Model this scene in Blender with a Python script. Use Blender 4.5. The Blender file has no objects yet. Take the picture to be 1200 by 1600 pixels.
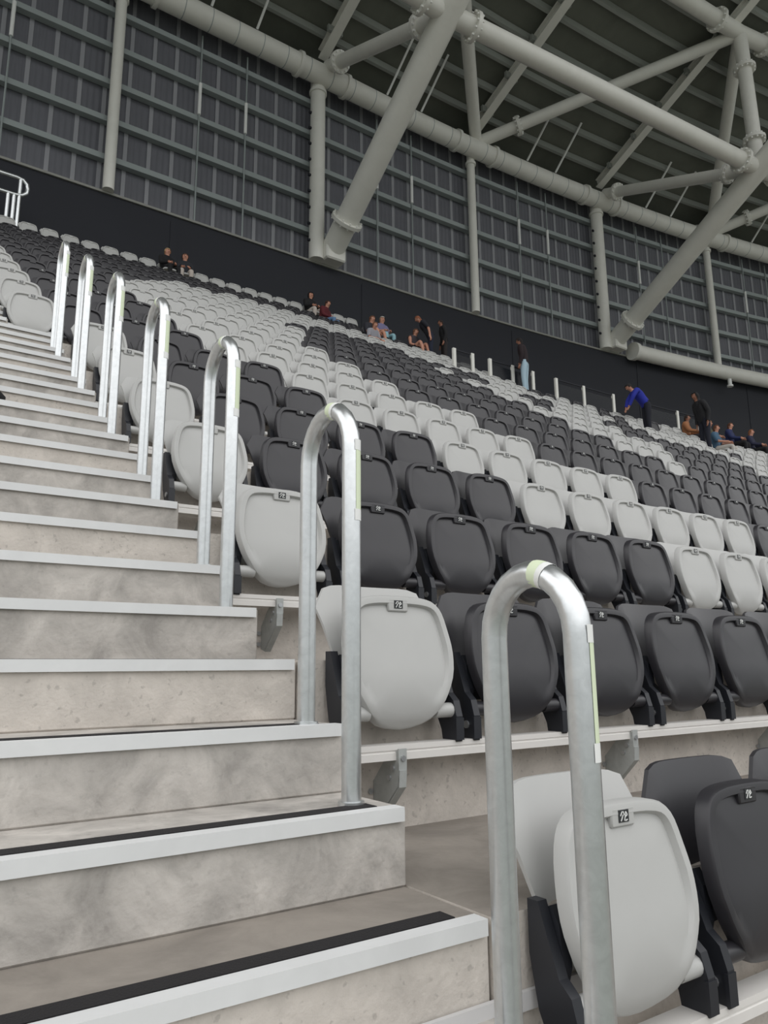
import bpy, math, random
from mathutils import Vector, Matrix
rnd = random.Random(7)
scn = bpy.context.scene
col = scn.collection
PI = math.pi

# ------------------------------------------------------------------ measures of the stand (metres)
G, R = 0.2824, 0.1770            # tread and riser of the stairs; three of each make one row
ROW_D, ROW_H = 3 * G, 3 * R
EYE = Vector((-1.1247, -1.2691, 0.5003))
PITCH_X = 0.5                    # seat spacing
SEAT_X, SEAT_Y, SEAT_Z = 0.326, -0.095, -0.258     # first seat of a row, relative to the row's nose
BEND_S, BEND_R, WALL_Y = 13.0, 109.0, 19.4         # the stand is straight up to s=13, then bends towards the pitch
BASE_Z = 14.07

def bend(s, y, z=0.0):           # s = length along the row
    if s <= BEND_S: return Vector((s, y, z))
    r = BEND_R - (WALL_Y - y); a = (s - BEND_S) / r
    return Vector((BEND_S + r * math.sin(a), WALL_Y - BEND_R + r * math.cos(a), z))
def bend_angle(s, y): return 0.0 if s <= BEND_S else -(s - BEND_S) / (BEND_R - (WALL_Y - y))
def radial(s, y, z=0.0):         # s measured along the back wall, same radius line for every y
    if s <= BEND_S: return Vector((s, y, z))
    a = (s - BEND_S) / BEND_R; r = BEND_R - (WALL_Y - y)
    return Vector((BEND_S + r * math.sin(a), WALL_Y - BEND_R + r * math.cos(a), z))

# ------------------------------------------------------------------ materials
def lin(c):
    return tuple(((v / 255) / 12.92 if v / 255 <= 0.04045 else ((v / 255 + 0.055) / 1.055) ** 2.4) for v in c) + (1.0,)
MATS = {}
def mat(name, rgb, rough=0.6, metal=0.0, noise=0.0, nscale=6.0, bump=0.0, bscale=60.0, pits=0.0, streak=False, spec=0.5):
    m = bpy.data.materials.new(name); m.use_nodes = True
    nt = m.node_tree; b = nt.nodes['Principled BSDF']
    b.inputs['Roughness'].default_value = rough; b.inputs['Metallic'].default_value = metal
    b.inputs['Specular IOR Level'].default_value = spec
    c = lin(rgb); b.inputs['Base Color'].default_value = c
    tc = nt.nodes.new('ShaderNodeTexCoord')
    geo = nt.nodes.new('ShaderNodeNewGeometry')
    last = None
    if noise > 0:
        n = nt.nodes.new('ShaderNodeTexNoise'); n.inputs['Scale'].default_value = nscale
        n.inputs['Detail'].default_value = 6; n.inputs['Roughness'].default_value = 0.62
        if streak:
            mp = nt.nodes.new('ShaderNodeMapping'); mp.inputs['Scale'].default_value = (1, 1, 0.22)
            nt.links.new(geo.outputs['Position'], mp.inputs['Vector']); nt.links.new(mp.outputs[0], n.inputs['Vector'])
        else: nt.links.new(geo.outputs['Position'], n.inputs['Vector'])
        r = nt.nodes.new('ShaderNodeValToRGB')
        r.color_ramp.elements[0].position = 0.3; r.color_ramp.elements[1].position = 0.7
        r.color_ramp.elements[0].color = tuple(v * (1 - noise) for v in c[:3]) + (1,)
        r.color_ramp.elements[1].color = tuple(min(1, v * (1 + noise * 0.6)) for v in c[:3]) + (1,)
        n.inputs['Detail'].default_value = 9; n.inputs['Distortion'].default_value = 0.6
        nt.links.new(n.outputs['Fac'], r.inputs['Fac']); last = r.outputs['Color']
    if pits > 0:
        v = nt.nodes.new('ShaderNodeTexNoise'); v.inputs['Scale'].default_value = 55; v.inputs['Detail'].default_value = 2
        nt.links.new(geo.outputs['Position'], v.inputs['Vector'])
        r2 = nt.nodes.new('ShaderNodeValToRGB')
        r2.color_ramp.elements[0].position = 0.29; r2.color_ramp.elements[1].position = 0.37
        r2.color_ramp.elements[0].color = (1 - pits,) * 3 + (1,); r2.color_ramp.elements[1].color = (1, 1, 1, 1)
        nt.links.new(v.outputs['Fac'], r2.inputs['Fac'])
        mx = nt.nodes.new('ShaderNodeMix'); mx.data_type = 'RGBA'; mx.blend_type = 'MULTIPLY'; mx.inputs['Factor'].default_value = 1
        if last: nt.links.new(last, mx.inputs['A'])
        else: mx.inputs['A'].default_value = c
        nt.links.new(r2.outputs['Color'], mx.inputs['B']); last = mx.outputs['Result']
    if last: nt.links.new(last, b.inputs['Base Color'])
    if bump > 0:
        n = nt.nodes.new('ShaderNodeTexNoise'); n.inputs['Scale'].default_value = bscale; n.inputs['Detail'].default_value = 4
        nt.links.new(geo.outputs['Position'], n.inputs['Vector'])
        bp = nt.nodes.new('ShaderNodeBump'); bp.inputs['Strength'].default_value = bump; bp.inputs['Distance'].default_value = 0.01
        nt.links.new(n.outputs['Fac'], bp.inputs['Height']); nt.links.new(bp.outputs['Normal'], b.inputs['Normal'])
    MATS[name] = m
    return m

M_GREY   = mat('light_grey_plastic', (184, 184, 182), 0.45, noise=0.03, nscale=3)
M_DARK   = mat('charcoal_plastic', (47, 46, 50), 0.38, noise=0.08, nscale=4)
M_BLACK  = mat('black_bracket', (34, 36, 42), 0.45)
M_CONC   = mat('grey_concrete', (188, 183, 177), 0.9, noise=0.36, nscale=7, bump=0.5, bscale=26, pits=0.10, streak=False)
M_BEIGE  = mat('beige_precast', (203, 196, 188), 0.9, noise=0.18, nscale=9, bump=0.3, bscale=70, pits=0.22)
M_SLAB   = mat('terrace_concrete', (146, 139, 131), 0.8, noise=0.26, nscale=5, bump=0.15, bscale=50)
M_ALU    = mat('mill_aluminium', (220, 221, 221), 0.5, noise=0.05, nscale=8)
M_BEAM   = mat('white_aluminium_beam', (222, 219, 215), 0.45, noise=0.04, nscale=6)
M_GRIP   = mat('black_grip_tape', (30, 28, 30), 0.9, bump=0.4, bscale=300)
M_GALV   = mat('galvanised_tube', (214, 217, 218), 0.3, metal=0.9, noise=0.10, nscale=38, bump=0.02, bscale=120)
M_BRKT   = mat('galvanised_plate', (172, 175, 173), 0.5, metal=0.15, noise=0.15, nscale=20)
M_GLOW   = mat('pale_green_tape', (222, 233, 202), 0.5)
M_WHITE  = mat('white_tape', (235, 236, 234), 0.5)
M_STEEL  = mat('white_painted_steel', (226, 225, 218), 0.5, noise=0.05, nscale=1.5)
M_GIRT   = mat('grey_girt', (150, 158, 158), 0.55)
M_PURLIN = mat('grey_purlin', (158, 162, 157), 0.6)
M_ROOF   = mat('dark_roof_deck', (108, 111, 102), 0.8, noise=0.2, nscale=0.6)
M_NAVY   = mat('dark_wall_panel', (30, 32, 40), 0.75, noise=0.08, nscale=0.7)
M_STRIP  = mat('sheet_lap', (146, 147, 152), 0.6)
M_LEDGE  = mat('grey_ledge', (140, 140, 134), 0.6)
M_STICK  = mat('sticker_black', (40, 42, 44), 0.5)
M_FIG    = mat('figure_white', (225, 226, 224), 0.5)
M_BOLT   = mat('bolt_steel', (190, 192, 194), 0.35, metal=0.8)
M_BOLTW  = mat('white_bolt', (240, 240, 236), 0.5)
M_SEAL   = mat('joint_strip', (205, 204, 204), 0.6)
# corrugated sheeting: fine vertical flutes along the wall's own length coordinate
M_SHEET = mat('corrugated_sheet', (100, 101, 108), 0.6, noise=0.08, nscale=0.8)
def flute():
    nt = M_SHEET.node_tree; b = nt.nodes['Principled BSDF']
    uv = nt.nodes.new('ShaderNodeTexCoord')
    w = nt.nodes.new('ShaderNodeTexWave'); w.bands_direction = 'X'; w.inputs['Scale'].default_value = 1.75; w.wave_profile = 'SIN'
    nt.links.new(uv.outputs['UV'], w.inputs['Vector'])
    bp = nt.nodes.new('ShaderNodeBump'); bp.inputs['Strength'].default_value = 0.6; bp.inputs['Distance'].default_value = 0.03
    nt.links.new(w.outputs['Fac'], bp.inputs['Height']); nt.links.new(bp.outputs['Normal'], b.inputs['Normal'])
flute()
M_GLASS = bpy.data.materials.new('smoked_glass'); M_GLASS.use_nodes = True
_b = M_GLASS.node_tree.nodes['Principled BSDF']
_b.inputs['Base Color'].default_value = lin((30, 33, 38)); _b.inputs['Specular IOR Level'].default_value = 0.15; _b.inputs['Roughness'].default_value = 0.25
_b.inputs['Alpha'].default_value = 0.55

# ------------------------------------------------------------------ mesh building
class MB:
    def __init__(s): s.v = []; s.f = []; s.m = []
    def add(s, verts, faces, mi=0):
        o = len(s.v); s.v += [tuple(v) for v in verts]
        s.f += [tuple(i + o for i in f) for f in faces]; s.m += [mi] * len(faces)
    def box(s, x0, x1, y0, y1, z0, z1, mi=0, fn=None):
        vs = [Vector((x, y, z)) for z in (z0, z1) for y in (y0, y1) for x in (x0, x1)]
        if fn: vs = [fn(*v) for v in vs]
        s.add(vs, [(0, 2, 3, 1), (4, 5, 7, 6), (0, 1, 5, 4), (2, 6, 7, 3), (0, 4, 6, 2), (1, 3, 7, 5)], mi)
    def bevbox(s, x0, x1, y0, y1, z0, z1, b=0.006, mi=0):      # box with chamfered edges
        vs = []; idx = {}
        for zi, z in enumerate((z0, z1)):
            for yi, y in enumerate((y0, y1)):
                for xi, x in enumerate((x0, x1)):
                    for ax in range(3):
                        p = [x, y, z]
                        for k, (lo, i) in enumerate(((x0, xi), (y0, yi), (z0, zi))):
                            if k != ax: p[k] += b if i == 0 else -b
                        idx[(xi, yi, zi, ax)] = len(vs); vs.append(p)
        fs = []
        for ax in range(3):
            o = [k for k in range(3) if k != ax]
            for e in (0, 1):
                q = []
                for a, c in ((0, 0), (1, 0), (1, 1), (0, 1)):
                    t = [0, 0, 0]; t[ax] = e; t[o[0]] = a; t[o[1]] = c; q.append(idx[(*t, ax)])
                fs.append(tuple(q))
            for a in (0, 1):
                for c in (0, 1):
                    q = []
                    for e in (0, 1):
                        t = [0, 0, 0]; t[ax] = e; t[o[0]] = a; t[o[1]] = c; q.append(tuple(t))
                    fs.append((idx[(*q[0], o[0])], idx[(*q[1], o[0])], idx[(*q[1], o[1])], idx[(*q[0], o[1])]))
        for xi in (0, 1):
            for yi in (0, 1):
                for zi in (0, 1): fs.append(tuple(idx[(xi, yi, zi, a)] for a in range(3)))
        s.add(vs, fs, mi)
    def prism(s, poly, a0, a1, axis='x', mi=0):                # polygon in the two other axes, extruded
        n = len(poly); vs = []
        for a in (a0, a1):
            for p, q in poly:
                vs.append((a, p, q) if axis == 'x' else (p, a, q) if axis == 'y' else (p, q, a))
        fs = [tuple(range(n)), tuple(range(2 * n - 1, n - 1, -1))]
        fs += [(i, (i + 1) % n, n + (i + 1) % n, n + i) for i in range(n)]
        s.add(vs, fs, mi)
    def tube(s, pts, r, n=12, mi=0, caps=True):
        pts = [Vector(p) for p in pts]; rs = r if isinstance(r, (list, tuple)) else [r] * len(pts)
        t0 = (pts[1] - pts[0]).normalized()
        up = Vector((0, 0, 1)) if abs(t0.z) < 0.9 else Vector((1, 0, 0))
        nx = t0.cross(up).normalized(); vs = []
        for i, p in enumerate(pts):
            t = ((pts[min(i + 1, len(pts) - 1)] - pts[max(i - 1, 0)])).normalized()
            nx = (nx - t * nx.dot(t)).normalized(); ny = t.cross(nx)
            for k in range(n):
                a = 2 * PI * k / n; vs.append(p + (nx * math.cos(a) + ny * math.sin(a)) * rs[i])
        fs = [(i * n + k, i * n + (k + 1) % n, (i + 1) * n + (k + 1) % n, (i + 1) * n + k) for i in range(len(pts) - 1) for k in range(n)]
        if caps: fs += [tuple(range(n - 1, -1, -1)), tuple(range((len(pts) - 1) * n, len(pts) * n))]
        s.add(vs, fs, mi)
    def bar(s, p0, p1, w, h, up=Vector((0, 0, 1)), mi=0):       # rectangular bar between two points
        p0, p1 = Vector(p0), Vector(p1); t = (p1 - p0).normalized()
        sx = t.cross(up).normalized() * w / 2; sz = sx.normalized().cross(t).normalized() * h / 2
        vs = [p + a * sx + b * sz for p in (p0, p1) for a, b in ((-1, -1), (1, -1), (1, 1), (-1, 1))]
        s.add(vs, [(3, 2, 1, 0), (4, 5, 6, 7), (0, 1, 5, 4), (1, 2, 6, 5), (2, 3, 7, 6), (3, 0, 4, 7)], mi)
    def mesh(s, name, mats, smooth=False, uv=None):
        me = bpy.data.meshes.new(name); me.from_pydata(s.v, [], s.f)
        for m in (mats if isinstance(mats, (list, tuple)) else [mats]): me.materials.append(m)
        for p, mi in zip(me.polygons, s.m): p.material_index = mi; p.use_smooth = smooth
        if uv:
            l = me.uv_layers.new(name='UVMap')
            for lp in me.loops: l.data[lp.index].uv = uv[lp.vertex_index]
        me.validate(); me.update()
        import bmesh
        bm = bmesh.new(); bm.from_mesh(me); bmesh.ops.recalc_face_normals(bm, faces=bm.faces); bm.to_mesh(me); bm.free()
        if smooth:
            try: me.set_sharp_from_angle(angle=math.radians(38))
            except Exception: pass
        return me
    def build(s, name, mats, parent=None, smooth=False, loc=None, uv=None):
        return link(name, s.mesh(name, mats, smooth, uv), parent, loc)

def link(name, data, parent=None, loc=None):
    o = bpy.data.objects.new(name, data); col.objects.link(o)
    if parent is not None: o.parent = parent
    if loc is not None: o.location = loc
    return o
def tag(o, label, cat, group=None, kind='thing'):
    o['label'] = label; o['category'] = cat; o['kind'] = kind
    if group: o['group'] = group
    return o
def thing(name, label, cat, loc=(0, 0, 0), rz=0.0, group=None):
    o = link(name, None, None, loc); o.rotation_euler = (0, 0, rz); o.empty_display_size = 0.1
    return tag(o, label, cat, group)
def struct(o): o['kind'] = 'structure'; return o
ORD = ['first', 'second', 'third', 'fourth', 'fifth', 'sixth', 'seventh', 'eighth', 'ninth', 'tenth', 'eleventh', 'twelfth', 'thirteenth',
       'fourteenth', 'fifteenth', 'sixteenth', 'seventeenth', 'eighteenth', 'nineteenth']
TENS = {2: ('twenty', 'twentieth'), 3: ('thirty', 'thirtieth'), 4: ('forty', 'fortieth')}
def nth(n):
    if n <= 19: return ORD[n - 1]
    t, u = divmod(n, 10)
    return TENS[t][1] if u == 0 else TENS[t][0] + '-' + ORD[u - 1]

# ------------------------------------------------------------------ camera
YAW, TILT, ROLL = math.radians(34.692342), math.radians(11.752458), math.radians(-0.519134)
fw = Vector((math.sin(YAW) * math.cos(TILT), math.cos(YAW) * math.cos(TILT), math.sin(TILT)))
r0 = Vector((math.cos(YAW), -math.sin(YAW), 0)); u0 = r0.cross(fw)
cx = r0 * math.cos(ROLL) + u0 * math.sin(ROLL); cy = -r0 * math.sin(ROLL) + u0 * math.cos(ROLL)
cam = bpy.data.cameras.new('camera'); cam.sensor_fit = 'HORIZONTAL'; cam.sensor_width = 36; cam.lens = 36 * 1183.44 / 1200
cam.clip_end = 400
co = bpy.data.objects.new('camera', cam); col.objects.link(co)
mw = Matrix((cx, cy, -fw)).transposed().to_4x4(); mw.translation = EYE; co.matrix_world = mw
scn.camera = co

# ------------------------------------------------------------------ concrete terrace (one continuous slab) and stairs
NARROW = -0.33                   # from the eighth row up the stairs narrow by one seat
WALK_ROW, WALK_S = 14, 12.7      # behind this row a walkway cuts into the right of the stand
TOP_S = 11.4
LAST = 21
fl = MB()
def row_strip(i, s0, s1, depth_end=None):
    z, zl = ROW_H * i, ROW_H * (i - 1)
    y0, y1 = ROW_D * i, (ROW_D * (i + 1) if depth_end is None else depth_end)
    ss = [s0]
    while ss[-1] < s1 - 1e-6: ss.append(min(s1, max(BEND_S, ss[-1] + 2.0) if ss[-1] < BEND_S - 2 else ss[-1] + 1.5))
    for a, b in zip(ss, ss[1:]):
        P = [bend(a, y0, zl - 0.12), bend(b, y0, zl - 0.12), bend(b, y0, z), bend(a, y0, z), bend(b, y1 + 0.05, z), bend(a, y1 + 0.05, z)]
        fl.add(P, [(0, 1, 2, 3)], 0); fl.add(P, [(3, 2, 4, 5)], 1)
    for s_, flip in ((s0, 0), (s1, 1)):
        P = [bend(s_, y0, zl - 0.12), bend(s_, y1 + 0.05, zl - 0.12), bend(s_, y1 + 0.05, z), bend(s_, y0, z)]
        fl.add(P, [(0, 1, 2, 3)], 0)
for i in range(-3, LAST + 1):
    left = 0.014 if i < 7 else NARROW + 0.014
    right = 40 if i <= WALK_ROW else (WALK_S if i < 18 else TOP_S)
    if i == WALK_ROW:
        row_strip(i, left, WALK_S); row_strip(i, WALK_S, 40, 19.35)
    elif i == LAST: row_strip(i, left, right, 19.35)
    else: row_strip(i, left, right)
    row_strip(i, -9.0, -1.72, 19.35 if i == LAST else None)
struct(fl.build('floor', [M_BEIGE, M_SLAB]))

for k in range(-5, 40):
    xr = 0.008 if k < 20 else NARROW + 0.008
    n = k + 6
    beige = (k % 3 == 0)
    where = 'lowest in view' if k == 0 else f'{nth(k + 1)} up from the lowest in view' if k > 0 else f'{nth(-k)} below the lowest one in view'
    t = thing('concrete_step', f'{"beige" if beige else "grey"} concrete stair step with pale nosing, {where}', 'step', (0, k * G, k * R), 0, 'steps of the stairs')
    m = MB(); m.bevbox(-1.7, xr, 0.004, 2 * G, -R, 0, 0.005); b = m.build('block', [M_BEIGE if beige else M_CONC, M_SLAB if beige else M_CONC], t)
    for p in b.data.polygons:
        if p.normal.z > .9: p.material_index = 1
    m = MB(); xe = xr - 0.012
    m.prism([(-0.008, 0.003), (0.034, 0.003), (0.034, 0.0), (0.0, 0.0), (0.0, -0.026), (-0.008, -0.029)], -1.69, xe, 'x')
    m.build('nosing', M_ALU, t)
    m = MB(); m.box(-1.69, xe - 0.05, 0.036, 0.085, 0.0005, 0.0045); m.build('grip_strip', M_GRIP, t)

m = MB(); m.box(-1.7, 0.6, -0.012, -0.001, -0.186, -0.150)
tag(m.build('joint_strip', M_SEAL), 'pale horizontal strip along the foot of the lowest visible riser', 'strip')

# ------------------------------------------------------------------ hoop handrails along the stairs
def hoop_mesh(w=0.232):
    m = MB(); h, r = 1.0, 0.0245
    dz = R
    pts = [(0, 0, 0.0), (0, 0, 0.5), (0, 0, h - 0.09)]
    c = w / 2
    for a in range(1, 12):
        t = PI * a / 12; pts.append((0, c - c * math.cos(t), h - 0.09 + c * math.sin(t) * 1.1))
    pts += [(0, w, h - 0.09), (0, w, 0.6), (0, w, dz)]
    m.tube(pts, r, 20)
    return m
hoop = hoop_mesh().mesh('rail_tube', M_GALV, True); hoop0 = hoop_mesh(.204).mesh('rail_tube', M_GALV, True)
def band(z0, z1, r, a0, a1, n=8):
    m = MB(); vs = []
    for z in (z0, z1):
        for q in range(n + 1):
            a = a0 + (a1 - a0) * q / n
            vs.append((r * math.cos(a), r * math.sin(a), z))
    m.add(vs, [(q, q + 1, n + 2 + q, n + 1 + q) for q in range(n)]); return m
glow = band(0.735, 0.895, 0.0252, -1.6, -0.5).mesh('glow_strip', M_GLOW, True)
tapeA = band(0.895, 0.925, 0.0256, -1.75, -0.3).mesh('tape_band', M_WHITE, True)
tapeB = band(0.705, 0.735, 0.0256, -1.75, -0.3).mesh('tape_band', M_WHITE, True)
def arc_shell(w, t0, t1, n=6, h=1.0, r=.0252):
    m = MB(); c = w / 2; m.tube([(0, c - c * math.cos(t0 + (t1 - t0) * q / n), h - .09 + c * math.sin(t0 + (t1 - t0) * q / n) * 1.1) for q in range(n + 1)], r, 16, caps=False); return m
fl_ = MB(); fl_.tube([(0, 0, 0.0005), (0, 0, 0.010)], 0.033, 16); flm = fl_.mesh('base_flange', M_GALV, True)
for i in range(8):
    y = ROW_D * (i - 1) + 1.36 * G; z = ROW_H * (i - 1) + R
    x = (-0.125, -0.085, -0.07, -0.07, -0.07, -0.07, -0.075)[i] if i < 7 else NARROW - 0.075
    if i == 7: continue
    sp_w = .204 if i == 0 else .232
    if i == 0: y += .07
    t = thing('hoop_handrail', f'galvanised hoop handrail, {"nearest to the viewer" if i == 0 else nth(i + 1) + " one up the stairs"}', 'handrail', (x, y, z), 0, 'hoop handrails up the stairs')
    link('rail_tube', hoop0 if i == 0 else hoop, t); link('base_flange', flm, t); link('base_flange', flm, t, (0, sp_w, R))
    g = link('glow_strip', glow, t); g['label'] = 'pale green luminous strip'
    link('tape_band', tapeA, t); link('tape_band', tapeB, t)
    g = arc_shell(sp_w, 1.24, 1.44).build('glow_strip', M_GLOW, t, True); g['label'] = 'pale green luminous strip'
    arc_shell(sp_w, 1.12, 1.24, 3, r=.0255).build('tape_band', M_WHITE, t, True)

# ------------------------------------------------------------------ folding seats
OUT = [(0, .014), (.06, .013), (.10, .010), (.142, .001), (.172, -.022), (.190, -.06), (.203, -.12), (.208, -.17), (.203, -.225), (.184, -.28), (.158, -.325), (.128, -.362), (.08, -.395), (0, -.410)]
def outline():
    pts = OUT + [(-x, z) for x, z in OUT[-2:0:-1]]
    n = len(pts); out = []
    for i in range(n):                       # Catmull-Rom to twice the points
        p0, p1, p2, p3 = (pts[(i + k) % n] for k in (-1, 0, 1, 2))
        out.append(p1)
        out.append(tuple(0.5 * ((p1[a] + p2[a])) + (p1[a] + p2[a] - p0[a] - p3[a]) / 16 for a in (0, 1)))
    return out
def lean(z):                                 # the folded pan leans: its lower half stands further forward
    ks = [(.02, 0), (-.08, -.012), (-.15, -.026), (-.25, -.042), (-.33, -.046), (-.38, -.032), (-.42, .0)]
    if z >= ks[0][0]: return 0
    for (a, fa), (b, fb) in zip(ks, ks[1:]):
        if z >= b: return fa + (fb - fa) * (a - z) / (a - b)
    return 0
Z0 = 0.45                                    # height of the seat number above the seat's beam
def pan_mesh(material):
    m = MB(); o = outline(); n = len(o)
    def inset(d):
        res = []
        for i in range(n):
            a, b = o[i - 1], o[(i + 1) % n]; tx, tz = b[0] - a[0], b[1] - a[1]; l = math.hypot(tx, tz)
            nx, nz = -tz / l, tx / l                # outline runs clockwise seen from the front: inward normal
            px, pz = o[i][0] + nx * -d, o[i][1] + nz * -d
            res.append((px, pz))
        if sum(abs(p[0]) for p in res) > sum(abs(p[0]) for p in o): res = [(2 * q[0] - p[0], 2 * q[1] - p[1]) for p, q in zip(res, o)]
        return res
    def fade(z): return max(0.0, min(1.0, (z + .36) / .2))
    rings = []
    i0 = o; i1 = inset(0.004); i2 = inset(0.009); i3 = inset(0.024); i4 = inset(0.032); i5 = inset(0.05)
    def ring(pts, f): return [(x, lean(z) + f(z), z + Z0) for x, z in pts]
    rings.append(ring(inset(0.012), lambda z: .046))
    rings.append(ring(i0, lambda z: .040)); rings.append(ring(i0, lambda z: .008)); rings.append(ring(i1, lambda z: .001)); rings.append(ring(i2, lambda z: 0.0))
    rings.append(ring(i3, lambda z: .0)); rings.append(ring(i4, lambda z: .015 * fade(z))); rings.append(ring(i5, lambda z: .013 * fade(z) - .002))
    vs = [p for r in rings for p in r]; fs = []
    for k in range(len(rings) - 1):
        for i in range(n): fs.append((k * n + i, k * n + (i + 1) % n, (k + 1) * n + (i + 1) % n, (k + 1) * n + i))
    # belly: two more shrinking rings and a centre point
    base = len(vs); cz = -.20
    for sc_, dy in ((0.62, -.002), (0.3, -.005)):
        for x, z in i5: 
            zz = cz + (z - cz) * sc_; vs.append((x * sc_, lean(zz) * 1.0 + .011 * fade(zz) + dy, zz + Z0))
    fs += [((len(rings) - 1) * n + i, (len(rings) - 1) * n + (i + 1) % n, base + (i + 1) % n, base + i) for i in range(n)]
    fs += [(base + i, base + (i + 1) % n, base + n + (i + 1) % n, base + n + i) for i in range(n)]
    vs.append((0, lean(cz) + .006, cz + Z0)); c = len(vs) - 1
    fs += [(base + n + i, base + n + (i + 1) % n, c) for i in range(n)]
    vs.append((0, lean(cz) + .05, cz + Z0)); c = len(vs) - 1
    fs += [(i, (i + 1) % n, c) for i in range(n)]
    m.add(vs, fs)
    # tab that carries the seat number
    tz = Z0 - .016
    m.bevbox(-.040, .040, -.003, .012, tz - .022, tz + .020, .004)
    return m.mesh('seat_pan', material, True)
def hinge_mesh(material):
    m = MB()
    m.tube([(.13, -.012, .095), (.224, -.012, .095)], .024, 14)
    return m.mesh('hinge', material, True)
def back_mesh(material):
    m = MB(); nu, nv = 14, 9; vs = []
    def P(u, v, side):
        w = .165 + .062 * v; x = u * w
        au = abs(u)
        ztop = .508 - (0.035 * max(0, (au - .55) / .45) ** 2 + .045 * max(0, (au - .86) / .14) ** 2); zbot = .12 + .05 * max(0, (au - .7) / .3) ** 2
        z = zbot + (ztop - zbot) * v
        y = .092 + .073 * v + .022 * max(0, v - .8) / .2 * .6 - .035 * u * u + side
        return (x, y, z)
    for side in (0, .013):
        for j in range(nv):
            for i in range(nu): vs.append(P(-1 + 2 * i / (nu - 1), j / (nv - 1), side))
    N = nu * nv; fs = []
    for j in range(nv - 1):
        for i in range(nu - 1):
            a = j * nu + i; fs.append((a, a + 1, a + nu + 1, a + nu)); fs.append((N + a, N + a + nu, N + a + nu + 1, N + a + 1))
    for i in range(nu - 1):
        fs.append((i, N + i, N + i + 1, i + 1)); a = (nv - 1) * nu + i; fs.append((a, a + 1, N + a + 1, N + a))
    for j in range(nv - 1):
        a = j * nu; fs.append((a, a + nu, N + a + nu, N + a)); a = j * nu + nu - 1; fs.append((a, N + a, N + a + nu, a + nu))
    m.add(vs, fs); return m.mesh('backrest', material, True)
def bracket_mesh(s):
    m = MB(); x0, x1 = (.199, .225) if s > 0 else (-.225, -.199)
    m.prism([(-.040, -.005), (-.045, .075), (-.030, .125), (.0, .15), (.03, .23), (.05, .285), (.08, .285), (.08, .18), (.06, .08), (.035, .03), (.03, .0), (-.02, .0)], x0, x1)
    m.box(x0 - .003, x1 + .003, -.047, -.036, .0, .07)
    return m.mesh('side_bracket', M_BLACK)
def side_pod_mesh(s):                        # dark wing between pan and backrest
    m = MB(); x0, x1 = (.172, .198) if s > 0 else (-.198, -.172)
    m.prism([(.03, .10), (.012, .16), (.018, .24), (.04, .275), (.09, .25), (.10, .18), (.09, .1)], x0, x1)
    return m.mesh('bracket_wing', M_BLACK)
def bolt_mesh(s):
    m = MB(); x = .2255 * s; m.tube([(x, -.008, .045), (x + s * .006, -.008, .045)], .013, 10); return m.mesh('bolt', M_BOLT)
def plate_mesh():
    m = MB(); z = Z0 - .016; m.box(-.017, .017, -.0045, -.0028, z - .012, z + .014); return m.mesh('number_plate', M_STICK)
def numeral_mesh():                          # small pale figures, too blurred in the photo to read: slanting strokes
    m = MB(); z = Z0 - .016
    def stroke(a, b, w=.0024): m.bar((a[0], -.0052, z + a[1]), (b[0], -.0052, z + b[1]), w, .0012, Vector((0, 1, 0)))
    stroke((-.012, .002), (-.006, .011)); stroke((-.011, -.009), (-.003, .004)); stroke((-.003, .011), (.001, .003))
    stroke((.001, -.009), (.006, .010)); stroke((.006, .010), (.011, .003)); stroke((.011, .003), (.003, -.001)); stroke((.004, -.009), (.011, -.007))
    return m.mesh('numeral', M_FIG)
GREYP = dict(pan=pan_mesh(M_GREY), hinge=hinge_mesh(M_GREY), back=back_mesh(M_GREY))
DARKP = dict(pan=pan_mesh(M_DARK), hinge=hinge_mesh(M_DARK), back=back_mesh(M_DARK))
BR = {s: bracket_mesh(s) for s in (-1, 1)}; POD = {s: side_pod_mesh(s) for s in (-1, 1)}; BT = {s: bolt_mesh(s) for s in (-1, 1)}
PLATE, NUMR = plate_mesh(), numeral_mesh()

DOWN = Matrix.Translation((0, -.012, .095)) @ Matrix.Rotation(PI / 2, 4, 'X') @ Matrix.Translation((0, .012, -.095))
def rng(a, b): return set(range(a, b + 1))
LIGHT = {0: {0}, 1: {0}, 2: {0} | rng(6, 12), 3: {0} | rng(5, 10), 4: {0} | rng(5, 9), 5: {0} | rng(4, 8), 6: {0} | rng(4, 8) | {16},
         7: {-1} | rng(3, 7) | rng(16, 18), 8: {-1} | rng(3, 7) | rng(16, 20) | rng(27, 40), 9: {-1} | rng(3, 7) | rng(16, 20) | rng(28, 45),
         10: {-1} | rng(3, 7) | {16, 17, 19, 20, 21} | rng(25, 30) | rng(32, 50), 11: {-1} | rng(3, 8) | {16, 17, 18, 21, 22, 23, 24} | rng(26, 50),
         12: {-1} | rng(3, 9) | {16, 19, 20, 21, 22, 23, 24, 25} | rng(28, 50), 13: {-1} | rng(4, 9) | {20, 21, 22, 25, 27, 29, 30, 31, 33, 34, 36, 37, 39, 40, 41, 42, 43},
         14: rng(5, 11) | rng(17, 24), 15: rng(6, 24), 16: rng(7, 24), 17: rng(10, 24), 18: set(), 19: set(), 20: set(), 21: rng(0, 30)}
JMAX = {0: 3, 1: 6, 2: 10, 3: 13, 4: 17, 5: 20, 6: 24, 7: 27, 8: 30, 9: 33, 10: 36, 11: 39, 12: 42, 13: 45, 14: 24, 15: 24, 16: 24, 17: 24, 18: 22, 19: 22, 20: 22, 21: 22}
for i in range(6): JMAX[i] += 3          # the rows run on a little past the right edge of the picture
TAKEN = {(21, 9), (21, 10), (21, 18), (20, 18), (18, 19), (17, 18), (19, 21), (18, 22), (13, 35), (13, 37), (12, 35), (13, 39), (13, 41)}
GAPS = {(12, 29), (12, 30), (11, 32), (11, 33)}
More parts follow.
